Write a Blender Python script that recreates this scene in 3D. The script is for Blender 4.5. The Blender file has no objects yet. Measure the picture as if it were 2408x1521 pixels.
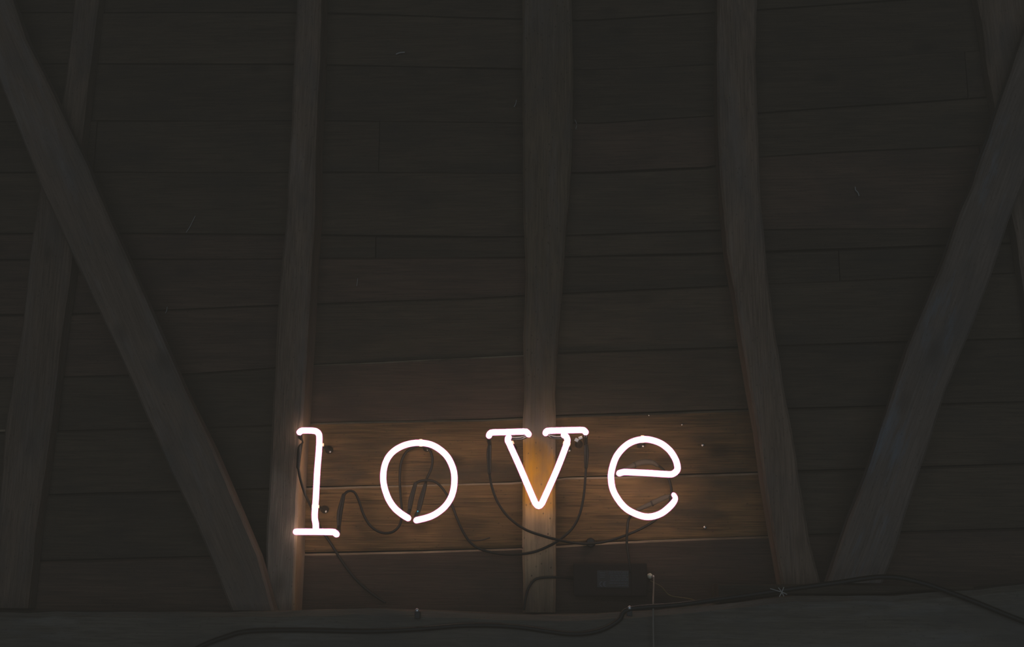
import bpy, bmesh, math, random
from mathutils import Vector, Matrix, noise

random.seed(7)
sc = bpy.context.scene
C = sc.collection
W, H = 2408.0, 1521.0
LENS = 40.0
FPX = W * LENS / 36.0

# ------------------------------------------------------------------ camera
cam_d = bpy.data.cameras.new('camera')
cam_d.lens = LENS
cam_d.sensor_width = 36.0
cam_d.clip_start = 0.05
cam = bpy.data.objects.new('camera', cam_d)
C.objects.link(cam)
CAM_POS = Vector((0.0, -2.79, 1.5))
YAW, PITCH, ROLL = math.radians(4.2), math.radians(13.4), math.radians(0.4)
CAM_ROT = (Matrix.Rotation(YAW, 4, 'Z') @ Matrix.Rotation(math.pi / 2 + PITCH, 4, 'X')
           @ Matrix.Rotation(ROLL, 4, 'Z'))
cam.matrix_world = Matrix.Translation(CAM_POS) @ CAM_ROT
sc.camera = cam

# ------------------------------------------------------------------ world, lights, exposure
wd = bpy.data.worlds.new('world'); sc.world = wd; wd.use_nodes = True
bg = wd.node_tree.nodes['Background']
bg.inputs[0].default_value = (0.80, 0.88, 0.92, 1)
bg.inputs[1].default_value = 0.05
# thin even haze added to lift the blacks
vsn = wd.node_tree.nodes.new('ShaderNodeVolumeScatter')
vsn.inputs['Color'].default_value = (1.0, 0.84, 0.62, 1)
vsn.inputs['Density'].default_value = 0.074
wd.node_tree.links.new(vsn.outputs[0], wd.node_tree.nodes['World Output'].inputs['Volume'])


def area(name, loc, target, sx, sy, power, col):
    l = bpy.data.lights.new(name, 'AREA'); l.shape = 'RECTANGLE'
    l.size = sx; l.size_y = sy; l.energy = power; l.color = col
    o = bpy.data.objects.new(name, l); C.objects.link(o)
    o.location = loc
    o.rotation_euler = (Vector(target) - Vector(loc)).to_track_quat('-Z', 'Y').to_euler()
    return o


# broad unseen fill added behind the camera for the ambient level, a cooler patch low on the right
area('ambient_fill_light', (0.0, -5.6, 1.9), (0, 0, 1.9), 5.0, 3.4, 68.0, (0.80, 0.86, 0.93))
area('doorway_light', (2.2, -4.9, 0.9), (1.0, 0, 1.5), 1.0, 1.6, 6.0, (0.50, 0.80, 1.0))

vs = sc.view_settings
vs.view_transform = 'Standard'; vs.look = 'None'; vs.exposure = 0.0; vs.gamma = 1.0
vs.use_curve_mapping = False


# ------------------------------------------------------------------ helpers
def P(px, py, Y):
    """world point where the sight line of a pixel of the 2408x1521 frame meets the upright plane y = Y"""
    d = CAM_ROT.to_3x3() @ Vector(((px - W / 2) / FPX, (H / 2 - py) / FPX, -1.0))
    t = (Y - CAM_POS.y) / d.y
    return CAM_POS + d * t


def interp(poly, t, k):
    """value of the other coordinate of a polyline at coordinate k == t, extrapolated at the ends"""
    o = 1 - k
    pts = poly
    for i in range(len(pts) - 1):
        a, b = pts[i], pts[i + 1]
        if t <= b[k] or i == len(pts) - 2:
            f = (t - a[k]) / (b[k] - a[k])
            return a[o] + (b[o] - a[o]) * f


def new_obj(name, me, mat, parent=None, smooth=False):
    o = bpy.data.objects.new(name, me)
    C.objects.link(o)
    if mat: me.materials.append(mat)
    if smooth:
        me.polygons.foreach_set('use_smooth', [True] * len(me.polygons))
    if parent: o.parent = parent
    return o


def empty(name, loc):
    o = bpy.data.objects.new(name, None); C.objects.link(o)
    o.empty_display_size = 0.05
    o.matrix_world = Matrix.Translation(loc)
    return o


def child(o, root):
    """parent o to root keeping it where it is"""
    bpy.context.view_layer.update()
    o.parent = root
    o.matrix_parent_inverse = root.matrix_world.inverted()


def mesh_at(name, verts, faces, mat, loc=None, rot=None, parent=None, smooth=False, attr=None):
    """one mesh object from world-space verts with its own origin and orientation"""
    if loc is None:
        loc = sum((Vector(v) for v in verts), Vector()) / len(verts)
    M = Matrix.Translation(loc) @ (rot.to_4x4() if rot else Matrix())
    Mi = M.inverted()
    me = bpy.data.meshes.new(name)
    me.from_pydata([Mi @ Vector(v) for v in verts], [], faces)
    bm = bmesh.new(); bm.from_mesh(me)
    bmesh.ops.recalc_face_normals(bm, faces=bm.faces)
    bm.to_mesh(me); bm.free()
    if attr is not None:
        for k, vals in attr.items():
            a = me.attributes.new(k, 'FLOAT', 'POINT')
            a.data.foreach_set('value', vals)
    o = new_obj(name, me, mat, None, smooth)
    o.matrix_world = M
    if parent: child(o, parent)
    return o


def tag(o, label=None, cat=None, group=None, kind=None):
    if label: o['label'] = label
    if cat: o['category'] = cat
    if group: o['group'] = group
    if kind: o['kind'] = kind
    return o


def catmull(pts, step=0.006):
    """smooth polyline through pts (Vectors with optional radius as 4th value)"""
    out = []
    n = len(pts)
    for i in range(n - 1):
        p0 = pts[max(i - 1, 0)]; p1 = pts[i]; p2 = pts[i + 1]; p3 = pts[min(i + 2, n - 1)]
        L = (p2.to_3d() - p1.to_3d()).length
        m = max(1, int(math.ceil(L / step)))
        for j in range(m):
            t = j / m
            # centripetal-ish: plain catmull with reduced tension
            q = 0.5 * ((2 * p1) + (p2 - p0) * t + (2 * p0 - 5 * p1 + 4 * p2 - p3) * t * t
                       + (3 * p1 - p0 - 3 * p2 + p3) * t ** 3)
            out.append(q)
    out.append(pts[-1].copy())
    return out


def tube_geo(path, radii, sides=12, caps=True):
    """verts and faces of a round tube along path, with rounded ends"""
    n = len(path)
    tan = []
    for i in range(n):
        a = path[max(i - 1, 0)]; b = path[min(i + 1, n - 1)]
        d = (b - a)
        tan.append(d.normalized() if d.length > 1e-9 else Vector((1, 0, 0)))
    path = list(path); radii = list(radii)
    rings = []
    up = Vector((0, 1, 0))
    if abs(tan[0].dot(up)) > 0.9: up = Vector((0, 0, 1))
    nrm = (up - tan[0] * up.dot(tan[0])).normalized()
    cs = [(path[0] - tan[0] * radii[0] * math.sin(a), radii[0] * math.cos(a), 0) for a in (1.35, 0.9, 0.45)] if caps else []
    ce = [(path[-1] + tan[-1] * radii[-1] * math.sin(a), radii[-1] * math.cos(a), n - 1) for a in (0.45, 0.9, 1.35)] if caps else []
    seq = cs + [(path[i], radii[i], i) for i in range(n)] + ce
    last = 0
    for c, r, i in seq:
        t = tan[i]
        nrm = (nrm - t * nrm.dot(t)).normalized()
        b = t.cross(nrm)
        rings.append([c + (nrm * math.cos(2 * math.pi * k / sides) + b * math.sin(2 * math.pi * k / sides)) * r
                      for k in range(sides)])
    V = [v for r in rings for v in r]
    F = []
    for i in range(len(rings) - 1):
        for k in range(sides):
            a = i * sides + k; b2 = i * sides + (k + 1) % sides
            F.append((a, b2, b2 + sides, a + sides))
    F.append(tuple(reversed(range(sides))))
    F.append(tuple(range((len(rings) - 1) * sides, len(rings) * sides)))
    return V, F


def pix_path(pts, Y, r, step=0.006):
    """pts: (px, py[, Y[, r]]) -> smoothed world path and radii"""
    vs_ = []
    for p in pts:
        y = p[2] if len(p) > 2 and p[2] is not None else Y
        rr = p[3] if len(p) > 3 else r
        w = P(p[0], p[1], y)
        vs_.append(Vector((w.x, w.y, w.z, rr)))
    sm = catmull(vs_, step)
    return [v.to_3d() for v in sm], [v.w for v in sm]


def tube_obj(name, pts, Y, r, mat, parent=None, sides=12, step=0.006):
    path, rad = pix_path(pts, Y, r, step)
    V, F = tube_geo(path, rad, sides)
    return mesh_at(name, V, F, mat, parent=parent, smooth=True)


def lathe_geo(c, axis, prof, sides=14):
    """prof: list of (distance along axis, radius)"""
    axis = axis.normalized()
    u = axis.orthogonal().normalized(); v = axis.cross(u)
    V = []; F = []
    for d, r in prof:
        for k in range(sides):
            a = 2 * math.pi * k / sides
            V.append(c + axis * d + (u * math.cos(a) + v * math.sin(a)) * r)
    for i in range(len(prof) - 1):
        for k in range(sides):
            a = i * sides + k; b = i * sides + (k + 1) % sides
            F.append((a, b, b + sides, a + sides))
    F.append(tuple(reversed(range(sides))))
    F.append(tuple(range((len(prof) - 1) * sides, len(prof) * sides)))
    return V, F


# ------------------------------------------------------------------ materials
def nt_mat(name):
    m = bpy.data.materials.new(name); m.use_nodes = True
    nt = m.node_tree
    for n in list(nt.nodes): nt.nodes.remove(n)
    return m, nt, nt.nodes, nt.links


def wood(name, dark, light, axis='Z', rough=0.8, stain=(0.03, 0.035, 0.04), stain_amt=0.25, knots=0.5,
         bump=0.35, honey=None, clean_glow=None, spec=0.25, fine=1.0, pale=None, pale_amt=0.0):
    m, nt, N, L = nt_mat(name)
    out = N.new('ShaderNodeOutputMaterial'); bs = N.new('ShaderNodeBsdfPrincipled')
    L.new(bs.outputs[0], out.inputs[0])
    tc = N.new('ShaderNodeTexCoord'); oi = N.new('ShaderNodeObjectInfo')
    off = N.new('ShaderNodeVectorMath'); off.operation = 'SCALE'
    cmb = N.new('ShaderNodeCombineXYZ')
    for i, k in enumerate((17.3, 9.1, 23.7)):
        mm = N.new('ShaderNodeMath'); mm.operation = 'MULTIPLY'; mm.inputs[1].default_value = k
        L.new(oi.outputs['Random'], mm.inputs[0]); L.new(mm.outputs[0], cmb.inputs[i])
    add = N.new('ShaderNodeVectorMath'); add.operation = 'ADD'
    L.new(tc.outputs['Object'], add.inputs[0]); L.new(cmb.outputs[0], add.inputs[1])

    def mapped(along, across):
        mp = N.new('ShaderNodeMapping')
        s = {'X': (along, across, across), 'Z': (across, across, along)}[axis]
        mp.inputs['Scale'].default_value = s
        L.new(add.outputs[0], mp.inputs[0])
        return mp.outputs[0]

    # warp for wavy grain
    wn = N.new('ShaderNodeTexNoise'); wn.inputs['Scale'].default_value = 1.0; wn.inputs['Detail'].default_value = 2
    L.new(mapped(3.0, 9.0), wn.inputs['Vector'])
    wsc = N.new('ShaderNodeVectorMath'); wsc.operation = 'SCALE'; wsc.inputs['Scale'].default_value = 2.2
    L.new(wn.outputs['Color'], wsc.inputs[0])

    def grain(along, across, detail):
        n = N.new('ShaderNodeTexNoise'); n.inputs['Scale'].default_value = 1.0
        n.inputs['Detail'].default_value = detail; n.inputs['Roughness'].default_value = 0.62
        a = N.new('ShaderNodeVectorMath'); a.operation = 'ADD'
        L.new(mapped(along, across), a.inputs[0]); L.new(wsc.outputs[0], a.inputs[1])
        L.new(a.outputs[0], n.inputs['Vector'])
        return n.outputs['Fac']
    g1 = grain(2.2, 20.0 * fine, 6); g2 = grain(9.0, 260.0 * fine, 4)
    mg = N.new('ShaderNodeMix'); mg.data_type = 'FLOAT'; mg.inputs[0].default_value = 0.60
    L.new(g1, mg.inputs[2]); L.new(g2, mg.inputs[3])
    rp = N.new('ShaderNodeValToRGB')
    rp.color_ramp.elements[0].position = 0.36; rp.color_ramp.elements[0].color = (*dark, 1)
    rp.color_ramp.elements[1].position = 0.62; rp.color_ramp.elements[1].color = (*light, 1)
    L.new(mg.outputs[0], rp.inputs[0])
    col = rp.outputs[0]
    if clean_glow:
        at = N.new('ShaderNodeAttribute'); at.attribute_name = 'clean_glow'
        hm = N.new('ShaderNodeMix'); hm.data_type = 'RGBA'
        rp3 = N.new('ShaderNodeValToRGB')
        rp3.color_ramp.elements[0].position = 0.35; rp3.color_ramp.elements[0].color = (*[c * 0.55 for c in clean_glow], 1)
        rp3.color_ramp.elements[1].position = 0.65; rp3.color_ramp.elements[1].color = (*clean_glow, 1)
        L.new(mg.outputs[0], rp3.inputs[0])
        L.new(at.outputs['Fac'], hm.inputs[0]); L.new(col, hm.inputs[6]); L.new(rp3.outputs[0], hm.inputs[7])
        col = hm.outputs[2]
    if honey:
        at = N.new('ShaderNodeAttribute'); at.attribute_name = 'shaved_glow'
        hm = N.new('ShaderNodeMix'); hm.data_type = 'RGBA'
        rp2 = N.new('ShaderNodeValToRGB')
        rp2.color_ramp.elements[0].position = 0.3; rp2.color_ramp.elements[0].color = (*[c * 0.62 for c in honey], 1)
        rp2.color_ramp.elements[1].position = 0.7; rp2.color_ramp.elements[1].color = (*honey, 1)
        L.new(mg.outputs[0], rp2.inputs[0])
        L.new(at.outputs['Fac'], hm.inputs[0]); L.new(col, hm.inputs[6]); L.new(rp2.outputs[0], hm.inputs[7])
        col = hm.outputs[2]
    # blotchy stains
    sn = N.new('ShaderNodeTexNoise'); sn.inputs['Scale'].default_value = 1.0; sn.inputs['Detail'].default_value = 5
    sn.inputs['Roughness'].default_value = 0.6
    L.new(mapped(5.0, 11.0), sn.inputs['Vector'])
    sr = N.new('ShaderNodeMapRange'); sr.inputs['From Min'].default_value = 0.47; sr.inputs['From Max'].default_value = 0.68
    sr.inputs['To Max'].default_value = stain_amt * 2.2
    L.new(sn.outputs['Fac'], sr.inputs['Value'])
    sm = N.new('ShaderNodeMix'); sm.data_type = 'RGBA'
    L.new(sr.outputs[0], sm.inputs[0]); L.new(col, sm.inputs[6]); sm.inputs[7].default_value = (*stain, 1)
    col = sm.outputs[2]
    if pale:
        pn = N.new('ShaderNodeTexNoise'); pn.inputs['Scale'].default_value = 1.0; pn.inputs['Detail'].default_value = 6
        pn.inputs['Roughness'].default_value = 0.65
        L.new(mapped(3.2, 16.0), pn.inputs['Vector'])
        pr = N.new('ShaderNodeMapRange'); pr.inputs['From Min'].default_value = 0.52; pr.inputs['From Max'].default_value = 0.70
        pr.inputs['To Max'].default_value = pale_amt
        L.new(pn.outputs['Fac'], pr.inputs['Value'])
        pm = N.new('ShaderNodeMix'); pm.data_type = 'RGBA'
        L.new(pr.outputs[0], pm.inputs[0]); L.new(col, pm.inputs[6]); pm.inputs[7].default_value = (*pale, 1)
        col = pm.outputs[2]
    # small dark knots and worm holes
    vo = N.new('ShaderNodeTexVoronoi'); vo.inputs['Scale'].default_value = 1.0
    L.new(mapped(5.0, 9.0), vo.inputs['Vector'])
    kr = N.new('ShaderNodeMapRange'); kr.inputs['From Min'].default_value = 0.06; kr.inputs['From Max'].default_value = 0.20
    kr.inputs['To Min'].default_value = knots; kr.inputs['To Max'].default_value = 0.0
    L.new(vo.outputs['Distance'], kr.inputs['Value'])
    v2 = N.new('ShaderNodeTexVoronoi'); v2.inputs['Scale'].default_value = 1.0
    L.new(mapped(55.0, 75.0), v2.inputs['Vector'])
    k2 = N.new('ShaderNodeMapRange'); k2.inputs['From Min'].default_value = 0.08; k2.inputs['From Max'].default_value = 0.17
    k2.inputs['To Min'].default_value = knots; k2.inputs['To Max'].default_value = 0.0
    L.new(v2.outputs['Distance'], k2.inputs['Value'])
    mx = N.new('ShaderNodeMath'); mx.operation = 'MAXIMUM'
    L.new(kr.outputs[0], mx.inputs[0]); L.new(k2.outputs[0], mx.inputs[1])
    km = N.new('ShaderNodeMix'); km.data_type = 'RGBA'
    L.new(mx.outputs[0], km.inputs[0]); L.new(col, km.inputs[6])
    km.inputs[7].default_value = (dark[0] * 0.45, dark[1] * 0.45, dark[2] * 0.45, 1)
    # each piece a little different
    hv = N.new('ShaderNodeHueSaturation')
    vr = N.new('ShaderNodeMapRange'); vr.inputs['To Min'].default_value = 0.82; vr.inputs['To Max'].default_value = 1.18
    L.new(oi.outputs['Random'], vr.inputs['Value']); L.new(vr.outputs[0], hv.inputs['Value'])
    L.new(km.outputs[2], hv.inputs['Color'])
    L.new(hv.outputs[0], bs.inputs['Base Color'])
    bs.inputs['Roughness'].default_value = rough
    bs.inputs['Specular IOR Level'].default_value = spec
    bp = N.new('ShaderNodeBump'); bp.inputs['Strength'].default_value = bump; bp.inputs['Distance'].default_value = 0.004
    L.new(mg.outputs[0], bp.inputs['Height']); L.new(bp.outputs[0], bs.inputs['Normal'])
    return m


def plain(name, col, rough=0.5, metal=0.0, spec=0.4, noise_amt=0.25, scale=60.0):
    m, nt, N, L = nt_mat(name)
    out = N.new('ShaderNodeOutputMaterial'); bs = N.new('ShaderNodeBsdfPrincipled')
    L.new(bs.outputs[0], out.inputs[0])
    tc = N.new('ShaderNodeTexCoord'); n = N.new('ShaderNodeTexNoise')
    n.inputs['Scale'].default_value = scale; n.inputs['Detail'].default_value = 3
    L.new(tc.outputs['Object'], n.inputs['Vector'])
    mr = N.new('ShaderNodeMapRange'); mr.inputs['To Min'].default_value = 1 - noise_amt; mr.inputs['To Max'].default_value = 1 + noise_amt
    L.new(n.outputs['Fac'], mr.inputs['Value'])
    hv = N.new('ShaderNodeHueSaturation'); hv.inputs['Color'].default_value = (*col, 1)
    L.new(mr.outputs[0], hv.inputs['Value']); L.new(hv.outputs[0], bs.inputs['Base Color'])
    bs.inputs['Roughness'].default_value = rough; bs.inputs['Metallic'].default_value = metal
    bs.inputs['Specular IOR Level'].default_value = spec
    return m


M_plank = wood('dimmed_plank_wood', (0.030, 0.021, 0.012), (0.074, 0.052, 0.030), 'X', stain=(0.030, 0.024, 0.017),
               stain_amt=0.3, knots=0.5, bump=0.4)  # darkened planks: the neon's falloff is put into their colour
M_plank_red = wood('reddish_plank_wood', (0.036, 0.022, 0.014), (0.088, 0.054, 0.033), 'X', stain=(0.036, 0.025, 0.018),
                   stain_amt=0.3, knots=0.5, bump=0.4)
M_plank_glow = wood('glow_warmed_plank_wood', (0.036, 0.020, 0.006), (0.200, 0.110, 0.039), 'X', stain=(0.050, 0.034, 0.018),
                    stain_amt=0.45, knots=0.7, bump=0.6, fine=1.25, pale=(0.26, 0.14, 0.06), pale_amt=0.35)  # lighter planks round the letters, neon glow put into the colour
M_plank_edge = wood('worn_lit_plank_edge_wood', (0.15, 0.11, 0.065), (0.36, 0.27, 0.17), 'X', stain=(0.05, 0.035, 0.02),
                    stain_amt=0.4, knots=0.2, bump=0.3)  # worn pale edges with neon light painted in, mostly near the letters
M_post = wood('weathered_post_wood', (0.066, 0.045, 0.030), (0.165, 0.114, 0.076), 'Z', honey=(0.34, 0.21, 0.10), clean_glow=(0.27, 0.205, 0.15), stain=(0.070, 0.060, 0.052),
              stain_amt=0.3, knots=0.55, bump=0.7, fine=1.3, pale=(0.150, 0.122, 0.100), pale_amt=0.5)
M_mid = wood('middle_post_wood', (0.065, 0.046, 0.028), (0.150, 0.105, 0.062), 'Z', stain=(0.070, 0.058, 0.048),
             stain_amt=0.3, knots=0.85, bump=0.5, honey=(0.42, 0.195, 0.006), clean_glow=(0.56, 0.375, 0.205), pale=(0.15, 0.13, 0.12), pale_amt=0.4)
M_brace = wood('weathered_brace_wood', (0.080, 0.057, 0.040), (0.135, 0.096, 0.067), 'Z', stain=(0.066, 0.060, 0.052),
               stain_amt=0.3, knots=0.5, bump=0.5, pale=(0.150, 0.138, 0.128), pale_amt=0.45)
M_bluebrace = wood('bluish_grey_brace_wood', (0.092, 0.070, 0.052), (0.160, 0.122, 0.094), 'Z', stain=(0.072, 0.066, 0.062),
                   stain_amt=0.3, knots=0.5, bump=0.5, pale=(0.135, 0.165, 0.190), pale_amt=0.8)
M_sill = wood('grey_sill_wood', (0.050, 0.043, 0.031), (0.098, 0.084, 0.061), 'X', stain=(0.056, 0.052, 0.044),
              stain_amt=0.35, knots=0.4, bump=0.45, pale=(0.15, 0.155, 0.15), pale_amt=0.3)
M_back = plain('soot_dark_backing', (0.060, 0.048, 0.034), 0.95, spec=0.1)
M_floor = wood('floor_wood', (0.045, 0.036, 0.028), (0.08, 0.062, 0.045), 'X', bump=0.3)
M_cable = plain('black_cable_rubber', (0.014, 0.012, 0.009), 0.5, spec=0.2)
M_boot = plain('black_silicone_boot', (0.014, 0.012, 0.009), 0.5, spec=0.25)
M_greyboot = plain('dusty_grey_sleeve', (0.048, 0.038, 0.026), 0.65, spec=0.2)
M_black = plain('black_blockout_glass', (0.020, 0.019, 0.017), 0.12, spec=0.8)
M_metal = plain('worn_zinc', (0.50, 0.44, 0.38), 0.42, 1.0)
M_brown_metal = plain('dark_stem', (0.045, 0.036, 0.028), 0.35, 0.3)
M_box = plain('black_transformer_plastic', (0.020, 0.014, 0.011), 0.7, spec=0.12)
M_label = plain('smoky_blue_label', (0.034, 0.034, 0.031), 0.6, spec=0.2)
M_print = plain('pale_blue_print', (0.075, 0.085, 0.095), 0.6)
M_cord = plain('white_cord', (0.17, 0.15, 0.12), 0.8)
M_knob = plain('chalky_white_knob', (0.50, 0.46, 0.33), 0.5)
M_yellow = plain('dull_yellow_wire', (0.10, 0.075, 0.02), 0.6)
M_straw = plain('pale_fibre', (0.26, 0.25, 0.22), 0.7)
M_nail = plain('dull_nail_steel', (0.45, 0.44, 0.42), 0.4, 0.8)


def emit_mat(name, col, strength):
    m, nt, N, L = nt_mat(name)
    out = N.new('ShaderNodeOutputMaterial'); e = N.new('ShaderNodeEmission')
    e.inputs[0].default_value = (*col, 1); e.inputs[1].default_value = strength
    L.new(e.outputs[0], out.inputs[0])
    return m


M_glow = emit_mat('white_gas_glow', (1.0, 0.80, 0.62), 9.0)
M_glint = emit_mat('blue_glint_emission', (0.1, 0.75, 0.95), 0.5)  # glowing dot painted in as a blue glint on the sleeve


def glass_mat():
    m, nt, N, L = nt_mat('rosy_coated_glass')
    out = N.new('ShaderNodeOutputMaterial'); mx = N.new('ShaderNodeMixShader'); mx.inputs[0].default_value = 0.30
    t = N.new('ShaderNodeBsdfTransparent'); d = N.new('ShaderNodeBsdfTranslucent')
    d.inputs[0].default_value = (0.50, 0.13, 0.42, 1)
    L.new(t.outputs[0], mx.inputs[1]); L.new(d.outputs[0], mx.inputs[2]); L.new(mx.outputs[0], out.inputs[0])
    return m


M_glass = glass_mat()


def clip_mat():
    m, nt, N, L = nt_mat('milky_clip_plastic')
    out = N.new('ShaderNodeOutputMaterial'); mx = N.new('ShaderNodeMixShader'); mx.inputs[0].default_value = 0.28
    t = N.new('ShaderNodeBsdfTransparent'); d = N.new('ShaderNodeBsdfTranslucent')
    d.inputs[0].default_value = (0.85, 0.6, 0.42, 1)
    L.new(t.outputs[0], mx.inputs[1]); L.new(d.outputs[0], mx.inputs[2]); L.new(mx.outputs[0], out.inputs[0])
    return m


M_clip = clip_mat()

# ------------------------------------------------------------------ room shell
CEIL = 3.70
XL, XR = -2.7, 2.7
YB = -5.7


def slab(name, x0, x1, y0, y1, z0, z1, mat):
    vs_ = [(x, y, z) for x in (x0, x1) for y in (y0, y1) for z in (z0, z1)]
    fs = [(0, 1, 3, 2), (4, 6, 7, 5), (0, 4, 5, 1), (2, 3, 7, 6), (0, 2, 6, 4), (1, 5, 7, 3)]
    return mesh_at(name, vs_, fs, mat)


tag(slab('floor', XL, XR, YB, 0.06, -0.08, 0.0, M_floor), kind='structure')
tag(slab('ceiling', XL, XR, YB, 0.06, CEIL, CEIL + 0.08, M_back), kind='structure')
tag(slab('wall_left', XL - 0.08, XL, YB, 0.06, -0.08, CEIL + 0.08, M_floor), kind='structure')
tag(slab('wall_right', XR, XR + 0.08, YB, 0.06, -0.08, CEIL + 0.08, M_floor), kind='structure')

# ------------------------------------------------------------------ plank wall
wall = empty('wall_back', (0, 0.04, 0)); tag(wall, kind='structure')
o = slab('backing', XL, XR, 0.030, 0.060, 0.0, CEIL, M_back); child(o, wall)

# joints between the rows of planks: (x, y) of the 2408 frame, from top to bottom
seams = [
    [(-300, -215), (700, -225), (1300, -255), (2700, -330)],
    [(-300, -95), (700, -100), (1300, -125), (2700, -195)],
    [(-300, 32), (700, 30), (1380, 47), (1700, 28), (2700, -40)],
    [(-300, 150), (700, 150), (1380, 163), (1700, 150), (2700, 98)],
    [(-300, 285), (700, 282), (1150, 285), (1400, 290), (1680, 272), (2700, 205)],
    [(-300, 405), (300, 404), (700, 403), (1150, 405), (1400, 405), (1700, 392), (1800, 366), (2100, 350), (2700, 322)],
    [(-300, 550), (300, 548), (700, 550), (1150, 556), (1350, 551), (1700, 540), (2700, 528)],
    [(-300, 612), (300, 608), (700, 606), (1150, 604), (1350, 602), (1700, 594), (2700, 560)],
    [(-300, 745), (150, 738), (760, 712), (1100, 700), (1350, 687), (1720, 670), (2700, 628)],
    [(-300, 895), (300, 880), (450, 878), (750, 856), (1000, 843), (1325, 829), (1740, 815), (2700, 785)],
    [(-300, 1025), (600, 1000), (760, 993), (1150, 985), (1340, 975), (1600, 967), (2700, 935)],
    [(-300, 1175), (600, 1150), (740, 1144), (1000, 1139), (1230, 1133), (1330, 1121), (1480, 1118), (1700, 1111), (2700, 1080)],
    [(-300, 1330), (600, 1306), (720, 1300), (1000, 1295), (1230, 1287), (1400, 1274), (1600, 1266), (1700, 1262), (2700, 1230)],
    [(-300, 1478), (600, 1462), (1200, 1452), (1700, 1430), (2700, 1392)],
    [(-300, 1640), (1200, 1612), (2700, 1560)],
    [(-300, 1800), (1200, 1775), (2700, 1730)],
    [(-300, 1965), (1200, 1945), (2700, 1900)],
]
joint_sets = [
    [165, 1285, 2330], [720, 1735], [730, 1285, 1735], [1290, 2330], [180, 875, 1290, 1735], [1290, 1740, 2345],
    [720, 875, 1285, 1750], [140, 1280, 1985], [700, 1280, 1765], [100, 690, 1275], [690, 1275, 1800],
    [685, 1270, 1815], [675, 1270, 1835], [60, 668, 1275, 1855], [700, 1500], [400, 1275, 2000], [900, 1800]]
reds = {(6, 0), (7, 0), (7, 1), (5, 3), (8, 0), (9, 2), (10, 2), (10, 1), (11, 2), (13, 1), (13, 3), (4, 3), (5, 2)}


def plank(row, k, x0, x1):
    """one board between seam row and row+1 and between pixel columns x0, x1"""
    top, bot = seams[row], seams[row + 1] if row + 1 < len(seams) else None
    n = max(2, int((x1 - x0) / 60))
    t = 0.022
    g = 0.0013
    c = 0.0042; cz = 0.0052
    fy = random.uniform(-0.0035, 0.0035)
    tilt = random.uniform(-0.0042, -0.0012)
    V = []; F = []
    for i in range(n + 1):
        px = x0 + (x1 - x0) * i / n
        a = P(px, interp(top, px, 0), 0.0); b = P(px, interp(bot, px, 0), 0.0)
        x = a.x if False else P(px, 800, 0.0).x
        # columns upright in the world: same x for both ends
        za = a.z - g; zb = b.z + g
        if i == 0: x += 0.0012
        if i == n: x -= 0.0012
        wob = noise.noise(Vector((x * 4, row * 7.3, 1.7))) * 0.0022
        wob2 = noise.noise(Vector((x * 4, row * 7.3, 9.7))) * 0.0022
        w3 = noise.noise(Vector((x * 2.2, row * 3.1, k * 5.0))) * 0.002
        yf = -0.0 + fy + w3
        za += wob; zb += wob2
        prof = [(0.028, za), (yf + c, za), (yf + tilt, za - cz), (yf + tilt * .3, (za * 2 + zb) / 3), (yf - tilt * .3, (za + zb * 2) / 3),
                (yf - tilt, zb + cz), (yf + c, zb), (0.028, zb)]
        V += [(x, y, z) for y, z in prof]
    m = 8
    for i in range(n):
        for j in range(m):
            F.append((i * m + j, i * m + (j + 1) % m, (i + 1) * m + (j + 1) % m, (i + 1) * m + j))
    F.append(tuple(range(m))); F.append(tuple(reversed(range(n * m, n * m + m))))
    mat = M_plank_glow if row in (10, 11) and k in (1, 2) else M_plank_red if (row, k) in reds or row == 12 else M_plank
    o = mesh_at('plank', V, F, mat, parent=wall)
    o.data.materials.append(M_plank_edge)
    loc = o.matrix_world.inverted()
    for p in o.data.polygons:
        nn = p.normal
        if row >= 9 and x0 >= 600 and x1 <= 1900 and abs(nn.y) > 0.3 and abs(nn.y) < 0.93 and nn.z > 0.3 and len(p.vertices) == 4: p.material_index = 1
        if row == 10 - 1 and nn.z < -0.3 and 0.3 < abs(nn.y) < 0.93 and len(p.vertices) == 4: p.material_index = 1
    return o


for r in range(len(seams) - 1):
    xs = [-420] + joint_sets[r] + [2760]
    for k in range(len(xs) - 1):
        plank(r, k, xs[k], xs[k + 1])


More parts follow.
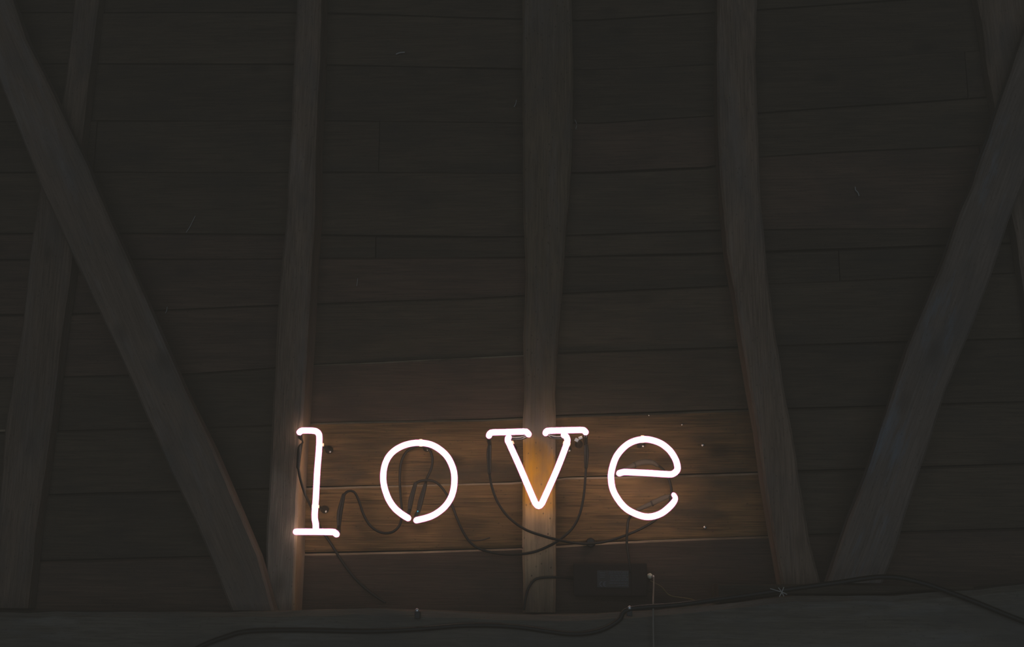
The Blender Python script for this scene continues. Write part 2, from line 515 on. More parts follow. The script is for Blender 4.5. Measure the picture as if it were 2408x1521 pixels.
# ------------------------------------------------------------------ hewn timbers
def hewn(name, A, B, yf, yb, mat, n=60, cols=6, chamfer=0.006, rough=0.0022, seed=0, along='Z', attr_fn=None, smooth=True):
    """A(t), B(t): world points of the two long front edges (t 0..1), front plane yf, back plane yb"""
    V = []; F = []; at = []
    m = None
    for i in range(n + 1):
        t = i / n
        a = A(t); b = B(t)
        d = (b - a); wdt = d.length; d.normalize()
        yfa = yf; ya = yfa + chamfer
        sec = [a + Vector((0, yb - yf, 0)), a + Vector((0, (yb - yf) * 0.5, 0)), a + Vector((0, chamfer, 0))]
        for j in range(cols + 1):
            sec.append(a + d * (chamfer + (wdt - 2 * chamfer) * j / cols))
        sec += [b + Vector((0, chamfer, 0)), b + Vector((0, (yb - yf) * 0.5, 0)), b + Vector((0, yb - yf, 0))]
        m = len(sec)
        for j, p in enumerate(sec):
            q = p.copy()
            if 0 < j < m - 1:
                s = Vector((seed * 3.7, seed * 1.3, 0))
                q.y += noise.noise(p * 7 + s) * rough * 1.4 + noise.noise(p * 23 + s) * rough * 0.6
                q += d * (noise.noise(p * 9 + s * 2) * rough + noise.noise(p * 31 + s) * rough * 0.5)
            V.append(q)
            at.append(attr_fn(p) if attr_fn else (0.0, 0.0))
    for i in range(n):
        for j in range(m):
            F.append((i * m + j, i * m + (j + 1) % m, (i + 1) * m + (j + 1) % m, (i + 1) * m + j))
    F.append(tuple(range(m))); F.append(tuple(reversed(range(n * m, n * m + m))))
    c = sum(V, Vector()) / len(V)
    axis = ((A(1) + B(1)) - (A(0) + B(0))).normalized()
    rot = None
    if along == 'Z' and abs(axis.z) < 0.97:
        rot = axis.to_track_quat('Z', 'Y').to_matrix()
    o = mesh_at(name, V, F, mat, loc=c, rot=rot, attr={'shaved_glow': [a_[0] for a_ in at], 'clean_glow': [a_[1] for a_ in at]} if attr_fn else None)
    if smooth:
        for p in o.data.polygons: p.use_smooth = len(p.vertices) == 4
        o.data.set_sharp_from_angle(angle=math.radians(35)) if hasattr(o.data, 'set_sharp_from_angle') else None
    return o


def world_edge(poly, Y, z0, z1):
    """edge function from z0 to z1 along a pixel polyline (ordered by y) on plane Y"""
    pts = [P(x, y, Y) for x, y in poly]           # from top to bottom
    pts.sort(key=lambda p: p.z)

    def f(z):
        for i in range(len(pts) - 1):
            a, b = pts[i], pts[i + 1]
            if z <= b.z or i == len(pts) - 2:
                k = (z - a.z) / (b.z - a.z)
                return Vector((a.x + (b.x - a.x) * k, Y, z))
    return lambda t: f(z0 + (z1 - z0) * t)


Y_SILL = -0.22
z_sill_l = P(600, 1437, Y_SILL).z
z_sole = P(1900, 1374, -0.16).z


def upright(name, left, right, yf, yb, mat, zb, zt=CEIL - 0.001, **kw):
    return hewn(name, world_edge(left, yf, zb, zt), world_edge(right, yf, zb, zt), yf, yb, mat, **kw)


WF = -0.0055     # timbers stand against the planks' faces
pA = upright('timber_post', [(172, 0), (152, 200), (122, 330), (94, 430), (68, 600), (50, 760), (12, 1000), (-28, 1440)],
             [(230, 0), (205, 200), (188, 350), (178, 480), (167, 620), (137, 830), (118, 1000), (82, 1250), (62, 1440)],
             -0.048, WF, M_post, z_sill_l, seed=1)
tag(pA, 'dark weathered post at far left, crossed by the left diagonal brace', 'post')


def sg(x):
    return 1.0 / (1.0 + math.exp(-max(-40, min(40, x))))


def side_glow_wear(p):
    # neon glow painted on the right-hand side; worn paler wood low in front
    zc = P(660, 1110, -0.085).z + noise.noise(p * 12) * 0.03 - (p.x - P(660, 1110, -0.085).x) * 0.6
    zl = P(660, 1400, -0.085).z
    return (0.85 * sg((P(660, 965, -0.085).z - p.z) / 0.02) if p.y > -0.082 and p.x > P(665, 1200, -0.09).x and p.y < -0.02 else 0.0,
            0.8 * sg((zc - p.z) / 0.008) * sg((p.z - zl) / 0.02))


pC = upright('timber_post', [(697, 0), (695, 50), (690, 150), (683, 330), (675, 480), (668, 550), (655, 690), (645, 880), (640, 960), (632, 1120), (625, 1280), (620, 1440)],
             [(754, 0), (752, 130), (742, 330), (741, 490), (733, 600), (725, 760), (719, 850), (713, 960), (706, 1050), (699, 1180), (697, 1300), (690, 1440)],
             -0.085, WF, M_post, z_sill_l, seed=2, n=150, cols=8, attr_fn=side_glow_wear)
tag(pC, 'grey-brown timber post behind the letter l, its right side lit orange', 'post')


def shaved_glow(p):
    # worn arch; wood below it tinted with the neon glow, honey-coloured inside the v
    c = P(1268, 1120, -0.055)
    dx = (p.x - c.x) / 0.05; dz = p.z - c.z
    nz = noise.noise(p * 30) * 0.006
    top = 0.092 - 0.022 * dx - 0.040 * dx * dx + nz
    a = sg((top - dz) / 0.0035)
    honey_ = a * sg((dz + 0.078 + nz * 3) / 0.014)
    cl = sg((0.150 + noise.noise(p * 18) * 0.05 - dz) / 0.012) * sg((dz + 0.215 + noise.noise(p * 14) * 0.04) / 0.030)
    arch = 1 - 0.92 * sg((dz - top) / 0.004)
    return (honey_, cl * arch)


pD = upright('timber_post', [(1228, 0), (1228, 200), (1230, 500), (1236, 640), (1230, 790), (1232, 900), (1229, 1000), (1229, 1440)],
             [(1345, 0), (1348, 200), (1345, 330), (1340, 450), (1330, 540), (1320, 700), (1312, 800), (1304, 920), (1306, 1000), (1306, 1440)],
             -0.055, WF, M_mid, z_sill_l, seed=3, n=520, cols=14, attr_fn=shaved_glow)
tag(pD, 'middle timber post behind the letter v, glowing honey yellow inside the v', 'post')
pE = upright('timber_post', [(1688, 0), (1686, 150), (1688, 330), (1697, 450), (1710, 590), (1729, 690), (1745, 800), (1763, 910), (1780, 1000), (1797, 1130), (1817, 1250), (1838, 1370)],
             [(1780, 0), (1778, 150), (1783, 330), (1790, 480), (1798, 560), (1808, 660), (1820, 760), (1838, 880), (1860, 1000), (1880, 1130), (1905, 1270), (1930, 1370)],
             -0.085, WF, M_post, z_sole, seed=4, n=90)
tag(pE, 'bowed grey post right of the letter e, its foot meeting the right brace', 'post')
pG = upright('timber_post', [(2300, 0), (2312, 60), (2322, 150), (2341, 250), (2378, 480), (2392, 560), (2412, 700), (2440, 900), (2500, 1400)],
             [(2412, 0), (2425, 150), (2450, 300), (2475, 480), (2500, 700), (2530, 900), (2590, 1400)],
             -0.048, WF, M_post, P(2500, 1364, Y_SILL).z, seed=5)
tag(pG, 'dark post at the far right edge, mostly behind the right brace', 'post')

# diagonal braces lie on the faces of the posts
bL = upright('diagonal_brace', [(-80, 0), (0, 195), (45, 310), (95, 440), (165, 590), (250, 770), (310, 900), (400, 1110), (460, 1230), (545, 1440)],
             [(28, 0), (60, 90), (120, 210), (160, 300), (205, 390), (245, 490), (300, 610), (350, 725), (400, 840), (440, 930), (500, 1050), (560, 1190), (610, 1310), (645, 1440)],
             -0.128, -0.092, M_brace, z_sill_l, seed=6, n=90, cols=8)
tag(bL, 'long diagonal brace on the left, sloping down right to the post behind the l', 'brace')
bR = upright('diagonal_brace', [(2440, 0), (2408, 80), (2365, 205), (2345, 265), (2327, 320), (2310, 362), (2290, 430), (2262, 490), (2225, 600), (2180, 710), (2130, 830), (2090, 960), (2040, 1110), (2000, 1210), (1945, 1370)],
             [(2560, 0), (2500, 170), (2440, 330), (2408, 430), (2380, 500), (2335, 640), (2290, 760), (2262, 830), (2225, 920), (2190, 1030), (2150, 1150), (2130, 1210), (2108, 1290), (2078, 1370)],
             -0.128, -0.088, M_bluebrace, z_sole + 0.004, seed=7, n=90, cols=8)
tag(bR, 'long bluish-grey diagonal brace on the right, sloping down left', 'brace')


# horizontal timbers
def xedge(poly, Y, x0, x1, dz=0.0, flat=None):
    pts = sorted((P(x, y, Y) for x, y in poly), key=lambda p: p.x)

    def f(t):
        x = x0 + (x1 - x0) * t
        for i in range(len(pts) - 1):
            a, b = pts[i], pts[i + 1]
            if x <= b.x or i == len(pts) - 2:
                k = (x - a.x) / (b.x - a.x)
                z = a.z + (b.z - a.z) * max(-0.5, min(1.5, k)) + dz
                return Vector((x, Y, z if flat is None else flat))
    return f


sill_top = [(-300, 1440), (600, 1438), (850, 1432), (1000, 1437), (1250, 1447), (1400, 1444), (1550, 1437), (1750, 1414), (1850, 1401), (2100, 1398), (2250, 1388), (2450, 1370), (2600, 1360)]
sl = hewn('sill_beam', xedge(sill_top, Y_SILL, XL + 0.01, XR - 0.01), xedge(sill_top, Y_SILL, XL + 0.01, XR - 0.01, flat=1.16),
          Y_SILL, WF, M_sill, n=150, cols=10, chamfer=0.012, rough=0.005, seed=8, along='X')
tag(sl, 'heavy grey horizontal beam running along the bottom, under all the posts', 'beam')
x_sp = P(1690, 1400, -0.16).x
sill_f = xedge(sill_top, Y_SILL, x_sp, P(2290, 1380, -0.16).x)


def plate_top(t):
    p = sill_f(t); return Vector((p.x, -0.16, z_sole))


def plate_bottom(t):
    p = sill_f(t); return Vector((p.x, -0.16, min(z_sole - 0.012, p.z + 0.002)))


sp = hewn('shadow_plate', plate_top, plate_bottom, -0.16, WF, M_plank, n=50, cols=3, chamfer=0.003, rough=0.0006, seed=9, along='X')  # dark strip stands in for the shadow gap above the beam
tag(sp, 'dark plate added as the shadow gap on the beam under the right post and brace', 'plate')


# ------------------------------------------------------------------ neon letters
YN = -0.100
RT = 0.0067


def neon_tube(root, pts, r=RT):
    o = tube_obj('neon_tube', pts, YN, r, M_glow, root, sides=16, step=0.004)
    tag(o, 'glowing white tube')
    path, rad = pix_path(pts, YN, r, 0.004)
    V, F = tube_geo(path, [q + 0.0014 for q in rad], 16)
    g = mesh_at('glass_tube', V, F, M_glass, smooth=True)
    child(g, o)
    return o


def electrode(root, px, py, l=0.032, py2=None, px2=None, Y2=None, r=0.0055):
    """blackened end of the tube turning down and back behind the letter"""
    o = tube_obj('electrode', [(px, py, YN + 0.010, r), (px, (py + (py2 or py + 14)) / 2, YN + 0.020, r),
                               (px2 or px, py2 or py + 14, Y2 or YN + 0.03, 0.005)], YN, 0.0055, M_black, root, 10)
    return o


def support(root, px, py, ang, post_y=None, base_y=-0.004, rclip=0.0085):
    """tube support: clip round the tube, stem back to the wood, foot with a screw. ang = direction of the tube in the picture plane"""
    c = P(px, py, YN)
    ax = Vector((math.cos(ang), 0, math.sin(ang)))
    foot = Vector((c.x, base_y, c.z))
    # stem from behind the tube to the wood
    V1, F1 = lathe_geo(Vector((c.x, YN + 0.013, c.z)), Vector((0, 1, 0)),
                       [(0, 0.0032), (0.006, 0.0048), (base_y - YN - 0.025, 0.0042), (base_y - YN - 0.020, 0.0095), (base_y - YN - 0.0135, 0.0100)], 12)
    s = mesh_at('tube_support', V1, F1, M_brown_metal, parent=root, smooth=True)
    # clip: a short split ring
    V = []; F = []
    u = Vector((0, 1, 0)); v = ax.cross(u)
    n = 14
    for side in (-0.0036, 0.0036):
        for rr in (RT + 0.0016, RT + 0.0024):
            for k in range(n + 1):
                a = math.radians(-150 + 300 * k / n)
                V.append(c + ax * side + (u * math.cos(a) + v * math.sin(a)) * rr)
    m = n + 1
    for k in range(n):
        F += [(k, k + 1, m + k + 1, m + k), (2 * m + k, 2 * m + k + 1, 3 * m + k + 1, 3 * m + k),
              (k, k + 1, 2 * m + k + 1, 2 * m + k), (m + k, m + k + 1, 3 * m + k + 1, 3 * m + k)]
    F += [(0, m, 3 * m, 2 * m), (n, m + n, 3 * m + n, 2 * m + n)]
    cl = mesh_at('clip', V, F, M_clip); child(cl, s)
    # screw head on the foot
    V2, F2 = lathe_geo(foot + Vector((0.0045, -0.0075, -0.0055)), Vector((0, -1, 0)), [(0, 0.0036), (0.002, 0.0036), (0.0034, 0.0022)], 10)
    sh = mesh_at('screw_head', V2, F2, M_metal, smooth=True); child(sh, s)
    return s


letters = []


def letter(px, py, label):
    r = empty('neon_letter', P(px, py, YN))
    tag(r, label, 'neon letter', 'neon letters on the plank wall')
    bpy.context.view_layer.update()
    letters.append(r)
    return r


l_ = letter(743, 1255, 'glowing white neon letter l, leftmost of the four, in front of a post edge')
neon_tube(l_, [(704.5, 1016), (708, 1013), (716, 1012), (736, 1012.5), (744, 1014.5), (749.5, 1020), (751, 1030), (750, 1058), (746, 1108), (742.6, 1173), (740.3, 1203), (740.3, 1220), (742.6, 1232), (742.6, 1243)])
neon_tube(l_, [(696, 1250), (720, 1250), (780, 1250.5), (787, 1252.5), (791.5, 1256)])
electrode(l_, 706, 1020, px2=709, py2=1040)
electrode(l_, 796, 1250, px2=797, py2=1238)
support(l_, 753, 1046, math.pi / 2)
support(l_, 742, 1191, math.pi / 2)

o_ = letter(985, 1228, 'glowing white neon letter o, a ring open at the bottom')
neon_tube(o_, [(959.6, 1218), (944, 1208), (926, 1192), (911, 1167), (901.5, 1131), (905, 1093), (921, 1065), (950, 1047), (984, 1041), (1018, 1047), (1049, 1070), (1065.5, 1102), (1068.5, 1134), (1062, 1166), (1044, 1193), (1015, 1213), (979.5, 1223)])
electrode(o_, 960, 1214, px2=963, py2=1200)
electrode(o_, 979, 1218, px2=984, py2=1204)
support(o_, 990, 1041, 0)

v_ = letter(1267, 1196, 'glowing white neon letter v with two serif bars, in front of the middle post')
neon_tube(v_, [(1150, 1024), (1152, 1019), (1158, 1016.6), (1180, 1016), (1232, 1014.5), (1239, 1016), (1243, 1021)])
neon_tube(v_, [(1196, 1028), (1193.8, 1034), (1199, 1046), (1221.6, 1096), (1254, 1172), (1260, 1184), (1267, 1189.5), (1273.5, 1184), (1279.5, 1172), (1310, 1103), (1332, 1045), (1333.5, 1031), (1330, 1025), (1326, 1023)])
neon_tube(v_, [(1283, 1018), (1285, 1014), (1291, 1012.6), (1330, 1011.5), (1368, 1010.8), (1374, 1012.5), (1377, 1016)])
electrode(v_, 1150, 1028, px2=1152, py2=1044)
electrode(v_, 1377, 1022, px2=1378, py2=1044)
for pts in ([(1240, 1024, -0.092), (1228, 1029, -0.084), (1212, 1030.5, -0.084), (1200, 1030, -0.090)],
            [(1286, 1020, -0.092), (1296, 1026, -0.084), (1310, 1028.5, -0.084), (1322, 1028, -0.090)]):
    tag(tube_obj('return_tube', pts, YN, 0.0052, M_black, v_, 10), 'blacked-out return bend')
support(v_, 1200, 1043, math.radians(-65))
support(v_, 1332.5, 1043, math.radians(70))

e_ = letter(1520, 1222, 'glowing white neon letter e, rightmost of the four')
neon_tube(e_, [(1456.5, 1112.6), (1464, 1110.3), (1474, 1109.8), (1522, 1112), (1572, 1115), (1583, 1113.5), (1591, 1107), (1593.3, 1098), (1588, 1079), (1573, 1057), (1549, 1040), (1514.6, 1032.5), (1479, 1042.5), (1452, 1069), (1439.5, 1101), (1437, 1128), (1444.4, 1158.7), (1467.4, 1191), (1495, 1208), (1523.8, 1215), (1552.6, 1208), (1576, 1190, None, 0.0067), (1588, 1173, None, 0.0056), (1584, 1163, None, 0.0046)])
electrode(e_, 1457, 1111, px2=1466, py2=1104)
electrode(e_, 1583, 1164, px2=1576, py2=1168, r=0.0040)
support(e_, 1511, 1032, 0)

# ------------------------------------------------------------------ cables of the sign
RC = 0.0031


def cable(pts, Y, label, r=RC, mat=None, name='cable', cat='cable', group=None):
    o = tube_obj(name, pts, Y, r, mat or M_cable, None, 10, 0.008)
    tag(o, label, cat, group)
    return o


def boot(parent, pts, Y, r, mat=None, label=None):
    o = tube_obj('sleeve', pts, Y, r, mat or M_boot, None, 12, 0.006)
    child(o, parent)
    tag(o, label)
    return o


c1 = cable([(701, 1098, -0.094), (706, 1125, -0.094), (716, 1158, -0.094), (726, 1180, -0.06), (738, 1205, -0.03), (753, 1240, -0.015), (778, 1278, -0.013), (806, 1322, -0.013), (835, 1360, -0.013), (870, 1392, -0.013), (905, 1416, -0.013)], -0.03,
           'thin black cable slanting down right from the top of the letter l')
boot(c1, [(709, 1040, YN + 0.03, 0.0042), (704, 1062, -0.092, 0.0055), (701, 1098, -0.094, 0.0045)], -0.09, 0.0055)
c2 = cable([(808, 1164, -0.045), (818, 1155, -0.035), (832, 1156, -0.03), (843, 1175), (856, 1212), (873, 1238), (897, 1252), (922, 1251), (940, 1234), (945, 1205), (942, 1165), (940, 1122), (944, 1085), (957, 1061), (976, 1051, -0.028), (994, 1050, -0.028), (1010, 1058), (1017, 1078), (1014, 1102), (1004, 1124), (1000, 1140, -0.045)], -0.022,
           'thin black cable looping from the foot of the l up inside the o')
boot(c2, [(797, 1238, YN + 0.03, 0.0045), (799, 1205, -0.055, 0.007), (808, 1164, -0.045, 0.0045)], -0.05, 0.006)
boot(c2, [(984, 1204, YN + 0.03, 0.0045), (989, 1180, -0.055, 0.0065), (1000, 1140, -0.045, 0.0045)], -0.05, 0.006)
gl = mesh_at('sleeve_glint', *lathe_geo(P(982.5, 1202, -0.079), Vector((0, -1, 0)), [(0, 0.0016), (0.001, 0.0016), (0.0018, 0.0009)], 8), M_glint)
child(gl, c2); tag(gl, 'tiny blue glint')
c3 = cable([(977, 1137, -0.045), (988, 1131, -0.035), (1004, 1129, -0.032), (1022, 1132), (1038, 1145), (1053, 1167), (1064, 1190), (1076, 1222), (1090, 1252), (1106, 1275), (1130, 1291), (1175, 1302, -0.03), (1218, 1303, -0.066), (1258, 1297, -0.068), (1296, 1281, -0.067), (1322, 1264, -0.055), (1345, 1243, -0.04), (1362, 1212, -0.04), (1372, 1170, -0.04), (1376, 1130, -0.045), (1378, 1098, -0.050)], -0.022,
           'black cable hanging from the o across under the v to its right end')
boot(c3, [(963, 1200, YN + 0.03, 0.0045), (966, 1178, -0.055, 0.0065), (977, 1137, -0.045, 0.0045)], -0.05, 0.006)
boot(c3, [(1378, 1044, YN + 0.03, 0.0045), (1379, 1066, -0.065, 0.006), (1378, 1098, -0.05, 0.0045)], -0.05, 0.006)
c4 = cable([(1151, 1112, -0.050), (1156, 1142, -0.04), (1170, 1180, -0.04), (1196, 1216, -0.05), (1234, 1244, -0.070), (1278, 1260, -0.074), (1312, 1269, -0.070), (1355, 1277, -0.04), (1400, 1277, -0.03), (1440, 1269), (1490, 1251), (1530, 1230), (1558, 1208), (1574, 1182), (1579, 1152), (1571, 1122), (1558, 1102), (1541, 1091, -0.035)], -0.024,
           'long black cable sagging from left end of the v across to the e')
boot(c4, [(1152, 1044, YN + 0.03, 0.0045), (1150, 1066, -0.065, 0.006), (1151, 1112, -0.05, 0.0045)], -0.05, 0.006)
boot(c4, [(1466, 1104, YN + 0.03, 0.0045), (1480, 1099, -0.060, 0.0055), (1497, 1090, -0.052, 0.007), (1515, 1086, -0.045, 0.0072), (1534, 1087, -0.038, 0.0065), (1545, 1094, -0.034, 0.0045)], -0.05, 0.006, M_greyboot, 'dusty grey insulating sleeve')
c5 = cable([(1500, 1198, -0.05), (1486, 1210, -0.035), (1478, 1222, -0.028), (1475, 1245, -0.034), (1474, 1275, -0.036), (1478, 1310, -0.045), (1482, 1335, -0.052), (1483, 1345, -0.050)], -0.03,
           'black cable from the tail of the e straight down to the transformer')
boot(c5, [(1576, 1166, YN + 0.03, 0.0045), (1560, 1171, -0.062, 0.006), (1534, 1183, -0.055, 0.0062), (1500, 1198, -0.05, 0.0045)], -0.05, 0.006, M_greyboot, 'dusty grey insulating sleeve')
ta, tb = P(1528, 1186, -0.0545), P(1539, 1181, -0.0565)
V, F = lathe_geo(ta.lerp(tb, 0.35), tb - ta, [(0, 0.0066), (0.0006, 0.0072), (0.0028, 0.0072), (0.0034, 0.0066)], 14)
child(mesh_at('cable_tie', V, F, M_boot, smooth=True), c5)
ta, tb = P(1486, 1096, -0.0575), P(1497, 1090, -0.0520)
V, F = lathe_geo(ta.lerp(tb, 0.35), tb - ta, [(0, 0.0070), (0.0006, 0.0076), (0.0028, 0.0076), (0.0034, 0.0070)], 14)
child(mesh_at('cable_tie', V, F, M_boot, smooth=True), c4)
# cable clamp behind the e cable joint
V, F = lathe_geo(P(1389, 1276, -0.012), Vector((0, -1, 0)), [(-0.014, 0.012), (0.004, 0.012), (0.010, 0.009)], 10)
tag(mesh_at('cable_clamp', V, F, M_boot), 'small black clamp on the cables right of the middle post', 'clamp')

cable([(1104, 1269, -0.012), (1118, 1271, -0.012), (1135, 1269, -0.012), (1152, 1264, -0.012)], -0.012,
      'short pale wire end below the gap between o and v', r=0.0016, mat=M_greyboot, name='wire', cat='wire')
cable([(1352, 1361, -0.03), (1330, 1358, -0.045), (1305, 1357, -0.066), (1275, 1358, -0.066), (1256, 1364, -0.066), (1242, 1384, -0.066), (1235, 1412, -0.066), (1232, 1432, -0.066)], -0.066,
      'black lead bending from the left of the transformer down the middle post', name='power_lead')


# ------------------------------------------------------------------ transformer box
def box_geo(c, sx, sy, sz, bev):
    bm = bmesh.new()
    bmesh.ops.create_cube(bm, size=1.0, matrix=Matrix.Translation(c) @ Matrix.Diagonal((sx, sy, sz, 1)))
    bmesh.ops.bevel(bm, geom=bm.edges[:], offset=bev, segments=2, affect='EDGES', profile=0.7)
    V = [v.co.copy() for v in bm.verts]; F = [tuple(v.index for v in f.verts) for f in bm.faces]
    bm.free()
    return V, F


YT = -0.052
p0 = P(1348, 1323, YT); p1 = P(1523, 1402, YT)
bc = Vector(((p0.x + p1.x) / 2, (YT + -0.0045) / 2, (p0.z + p1.z) / 2))
tr = empty('transformer', Vector((bc.x, -0.0045, p1.z)))
tag(tr, 'black transformer box with a smoky rating label, on the planks below the e', 'transformer')
bpy.context.view_layer.update()
V, F = box_geo(bc, p1.x - p0.x, abs(YT + 0.0045), p0.z - p1.z, 0.004)
mesh_at('case', V, F, M_box, parent=tr)
pe0 = P(1484, 1325, YT - 0.001); pe1 = P(1521, 1400, YT - 0.001)
V, F = box_geo(Vector(((pe0.x + pe1.x) / 2, YT - 0.0002, (pe0.z + pe1.z) / 2)), pe1.x - pe0.x, 0.003, pe0.z - pe1.z, 0.001)
mesh_at('end_cap', V, F, M_box, parent=tr)
q0 = P(1404, 1341, YT); q1 = P(1479, 1381, YT)
V, F = box_geo(Vector(((q0.x + q1.x) / 2, YT - 0.0004, (q0.z + q1.z) / 2)), q1.x - q0.x, 0.0010, q0.z - q1.z, 0.0002)
lb = mesh_at('rating_label', V, F, M_label, parent=tr)


def strip(parent, name, segs, w, mat, Y):
    V = []; F = []
    for (ax_, ay_, bx_, by_) in segs:
        a = P(ax_, ay_, Y); b = P(bx_, by_, Y)
        d = (b - a).normalized(); n_ = Vector((-d.z, 0, d.x)) * w / 2
        k = len(V)
        V += [a - n_, b - n_, b + n_, a + n_]
        V += [q + Vector((0, 0.0003, 0)) for q in (a - n_, b - n_, b + n_, a + n_)]
        F += [(k, k + 1, k + 2, k + 3), (k + 4, k + 7, k + 6, k + 5), (k, k + 4, k + 5, k + 1), (k + 1, k + 5, k + 6, k + 2), (k + 2, k + 6, k + 7, k + 3), (k + 3, k + 7, k + 4, k)]
    o = mesh_at(name, V, F, mat)
    child(o, parent)
    return o


YL = YT - 0.0013


def arc(cx, cy, r, a0, a1, n=7):
    pp = [(cx + r * math.cos(math.radians(a0 + (a1 - a0) * i / n)), cy - r * math.sin(math.radians(a0 + (a1 - a0) * i / n))) for i in range(n + 1)]
    return [(*pp[i], *pp[i + 1]) for i in range(n)]


ce = arc(1416, 1373, 5.5, 90, 270) + arc(1424.5, 1373, 5.5, 90, 270) + [(1419.5, 1373, 1424, 1373)]
strip(lb, 'conformity_mark', ce, 0.0014, M_print, YL)
rnd = random.Random(3)
lines = []
for i, y in enumerate((1345, 1349, 1353, 1357, 1361, 1365)):
    x = 1432 + rnd.uniform(0, 4)
    while x < 1474:
        x2 = min(x + rnd.uniform(4, 12), 1477)
        lines.append((x, y, x2, y)); x = x2 + 1.8
for i, y in enumerate((1371, 1376)):
    x = 1433 + 22 * i
    while x < 1474:
        x2 = min(x + rnd.uniform(5, 12), 1477)
        lines.append((x, y, x2, y)); x = x2 + 1.5
for y in (1347, 1352, 1357):
    lines.append((1411, y, 1421 + rnd.uniform(0, 4), y))
strip(lb, 'fine_print', lines, 0.0009, M_print, YL)

# ------------------------------------------------------------------ knob with pull cord, thin wires
kc = P(1528, 1354, -0.026)
kn = empty('hook_knob', Vector((kc.x, -0.004, kc.z)))
tag(kn, 'small white round knob on the planks right of the transformer', 'knob'); bpy.context.view_layer.update()
V, F = lathe_geo(Vector((kc.x, -0.003, kc.z)), Vector((0, -1, 0)), [(0, 0.004), (0.014, 0.003), (0.018, 0.0062), (0.024, 0.0066), (0.028, 0.003)], 12)
mesh_at('knob', V, F, M_knob, parent=kn, smooth=True)
V, F = tube_geo(*pix_path([(1531, 1354, -0.02), (1536, 1353, -0.027), (1538, 1358, -0.03)], -0.02, 0.0016, 0.003), 8)
mesh_at('hook', V, F, M_nail, parent=kn, smooth=True)
cable([(1533, 1355, -0.030), (1537, 1358, -0.032), (1537.5, 1375, -0.07), (1536.5, 1400, -0.15), (1536, 1428, -0.229), (1536, 1470, -0.240), (1537, 1530, -0.240), (1537, 1620, -0.240)], -0.05,
      'thin white pull cord hanging from the knob down over the beam', r=0.0019, mat=M_cord, name='pull_cord', cat='cord')
cable([(1530, 1366, -0.012), (1542, 1372, -0.013), (1556, 1380, -0.013), (1568, 1394, -0.014), (1578, 1401, -0.016), (1598, 1404.5, -0.02), (1622, 1408, -0.03), (1640, 1414, -0.05)], -0.014,
      'thin dull yellow wire drooping right from the white knob', r=0.0014, mat=M_yellow, name='wire', cat='wire')

# long cable along the beam
ys = Y_SILL - 0.009
cable([(420, 1552, ys), (470, 1521, ys), (525, 1499, ys), (585, 1484, ys), (700, 1481, ys), (860, 1484, ys), (980, 1479, ys), (1100, 1470, ys), (1210, 1473, ys), (1340, 1490, ys), (1410, 1482, ys), (1455, 1458, ys), (1480, 1432, ys - 0.002),
       (1600, 1421, ys), (1700, 1407, ys), (1850, 1386, ys), (1960, 1371, ys), (2080, 1356, ys), (2170, 1371, ys - 0.004), (2280, 1410, ys - 0.004), (2408, 1461, ys - 0.004), (2500, 1490, ys - 0.004)], ys,
      'thick black cable running the whole length of the bottom beam', r=0.0056, name='power_cable')


def beam_clip(px, py, label, dx=0):
    c = P(px, py, Y_SILL - 0.002)
    r = empty('cable_clip', c); tag(r, label, 'cable clip', 'cable clips on the beam'); bpy.context.view_layer.update()
    V, F = box_geo(c + Vector((0, -0.005, -0.008)), 0.012, 0.014, 0.016, 0.002)
    mesh_at('saddle', V, F, M_boot, parent=r)
    V, F = lathe_geo(c + Vector((dx, -0.010, 0.002)), Vector((0, -1, 0)), [(0, 0.003), (0.005, 0.0046), (0.007, 0.003)], 10)
    mesh_at('nail_head', V, F, M_nail, parent=r, smooth=True)


beam_clip(983, 1437, 'small cable clip with a pale nail on the beam below the o')
beam_clip(1480, 1431, 'small cable clip with a pale nail where the beam cable bends, below the e')
# twisted wire tie on the right
c = P(1838, 1392, Y_SILL - 0.020)
V = []; F = []
for a, b in (((-7, -10), (5, 9)), ((5, -11), (-5, 10)), ((0, 0), (12, 5)), ((0, 0), (-26, -8))):
    v1, f1 = tube_geo([P(1838 + a[0], 1392 + a[1], Y_SILL - 0.019), P(1838 + (a[0] + b[0]) / 2 + 1, 1392 + (a[1] + b[1]) / 2, Y_SILL - 0.022), P(1838 + b[0], 1392 + b[1], Y_SILL - 0.019)], [0.0011] * 3, 6)
    k = len(V); V += v1; F += [tuple(i + k for i in f) for f in f1]
tag(mesh_at('wire_tie', V, F, M_straw), 'pale twisted wire tie on the beam cable below the bowed right post', 'wire tie')

# ------------------------------------------------------------------ bits on the planks
def screw(px, py, Y, label, r=0.0045, name='screw', mat=None):
    c = P(px, py, Y)
    V, F = lathe_geo(Vector((c.x, 0.002, c.z)), Vector((0, -1, 0)), [(0, 0.0016), (0.002 - Y - 0.003, 0.0016), (0.002 - Y - 0.001, r), (0.002 - Y + 0.0015, r * 0.8)], 10)
    o = mesh_at(name, V, F, mat or M_metal, smooth=True)
    tag(o, label, 'screw')
    return o


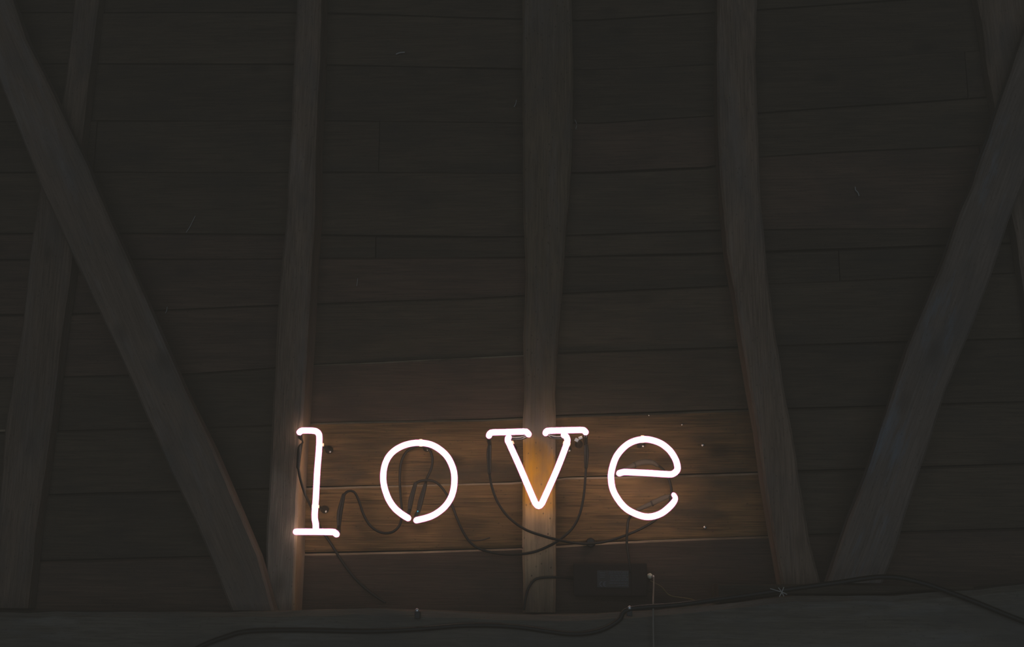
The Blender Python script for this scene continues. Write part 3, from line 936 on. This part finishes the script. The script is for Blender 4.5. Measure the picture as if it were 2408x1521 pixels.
screw(1653, 1046, -0.02, 'shiny screw on the planks right of the top of the e')
screw(1658, 1240, -0.02, 'shiny screw on the planks low to the right of the e')
screw(1604, 998, -0.008, 'small screw on the plank above the right side of the e', 0.0026)
screw(1526, 976, -0.006, 'tiny screw on the plank above the top of the e', 0.0022)

# spare tube support with a metal clip between the v and its right cable
c = P(1360, 1034, -0.085)
sp_ = empty('spare_support', Vector((c.x, -0.004, c.z))); tag(sp_, 'empty tube support with a shiny metal clip right of the v', 'bracket'); bpy.context.view_layer.update()
V, F = lathe_geo(Vector((c.x, -0.004, c.z)), Vector((0, -1, 0)), [(0, 0.010), (0.006, 0.0095), (0.010, 0.0045), (0.070, 0.004), (0.076, 0.003)], 12)
mesh_at('stem', V, F, M_brown_metal, parent=sp_, smooth=True)
V = []; F = []
for (dx, dz, w, h, rz) in ((-0.004, -0.001, 0.009, 0.008, 0.5), (0.005, 0.004, 0.009, 0.007, -0.4)):
    v1, f1 = box_geo(Vector((0, 0, 0)), w, 0.009, h, 0.001)
    R = Matrix.Rotation(rz, 4, 'Y')
    k = len(V); V += [R @ q + Vector((c.x + dx, -0.087, c.z + dz)) for q in v1]; F += [tuple(i + k for i in f) for f in f1]
mesh_at('metal_clip', V, F, M_metal, parent=sp_)


def wisp(pts, label, r=0.0011):
    o = tube_obj('straw', pts, -0.006, r, M_straw, None, 6, 0.004)
    tag(o, label, 'straw', 'bits of straw caught on the planks')


wisp([(459, 508), (452, 522), (446, 534), (438, 546)], 'pale straight sliver of straw left of the post behind the l', 0.0009)
wisp([(2011, 440), (2012, 447), (2017, 452), (2020, 460)], 'pale curled straw on the dark planks at upper right', 0.0014)
wisp([(1214, 235), (1213, 243), (1209, 251)], 'short pale straw close left of the middle post near the top', 0.0010)
wisp([(932, 127), (940, 124), (951, 123)], 'pale tuft of straw near the top between two posts', 0.0018)
wisp([(841, 655), (840, 664), (839, 672)], 'tiny upright straw on the planks high above the l', 0.0008)
wisp([(393, 722), (392, 730), (389, 736)], 'tiny pale straw right beside the left diagonal brace', 0.0010)
wisp([(1352, 282), (1356, 292), (1354, 303)], 'pale hooked straw touching the right edge of the middle post', 0.0010)
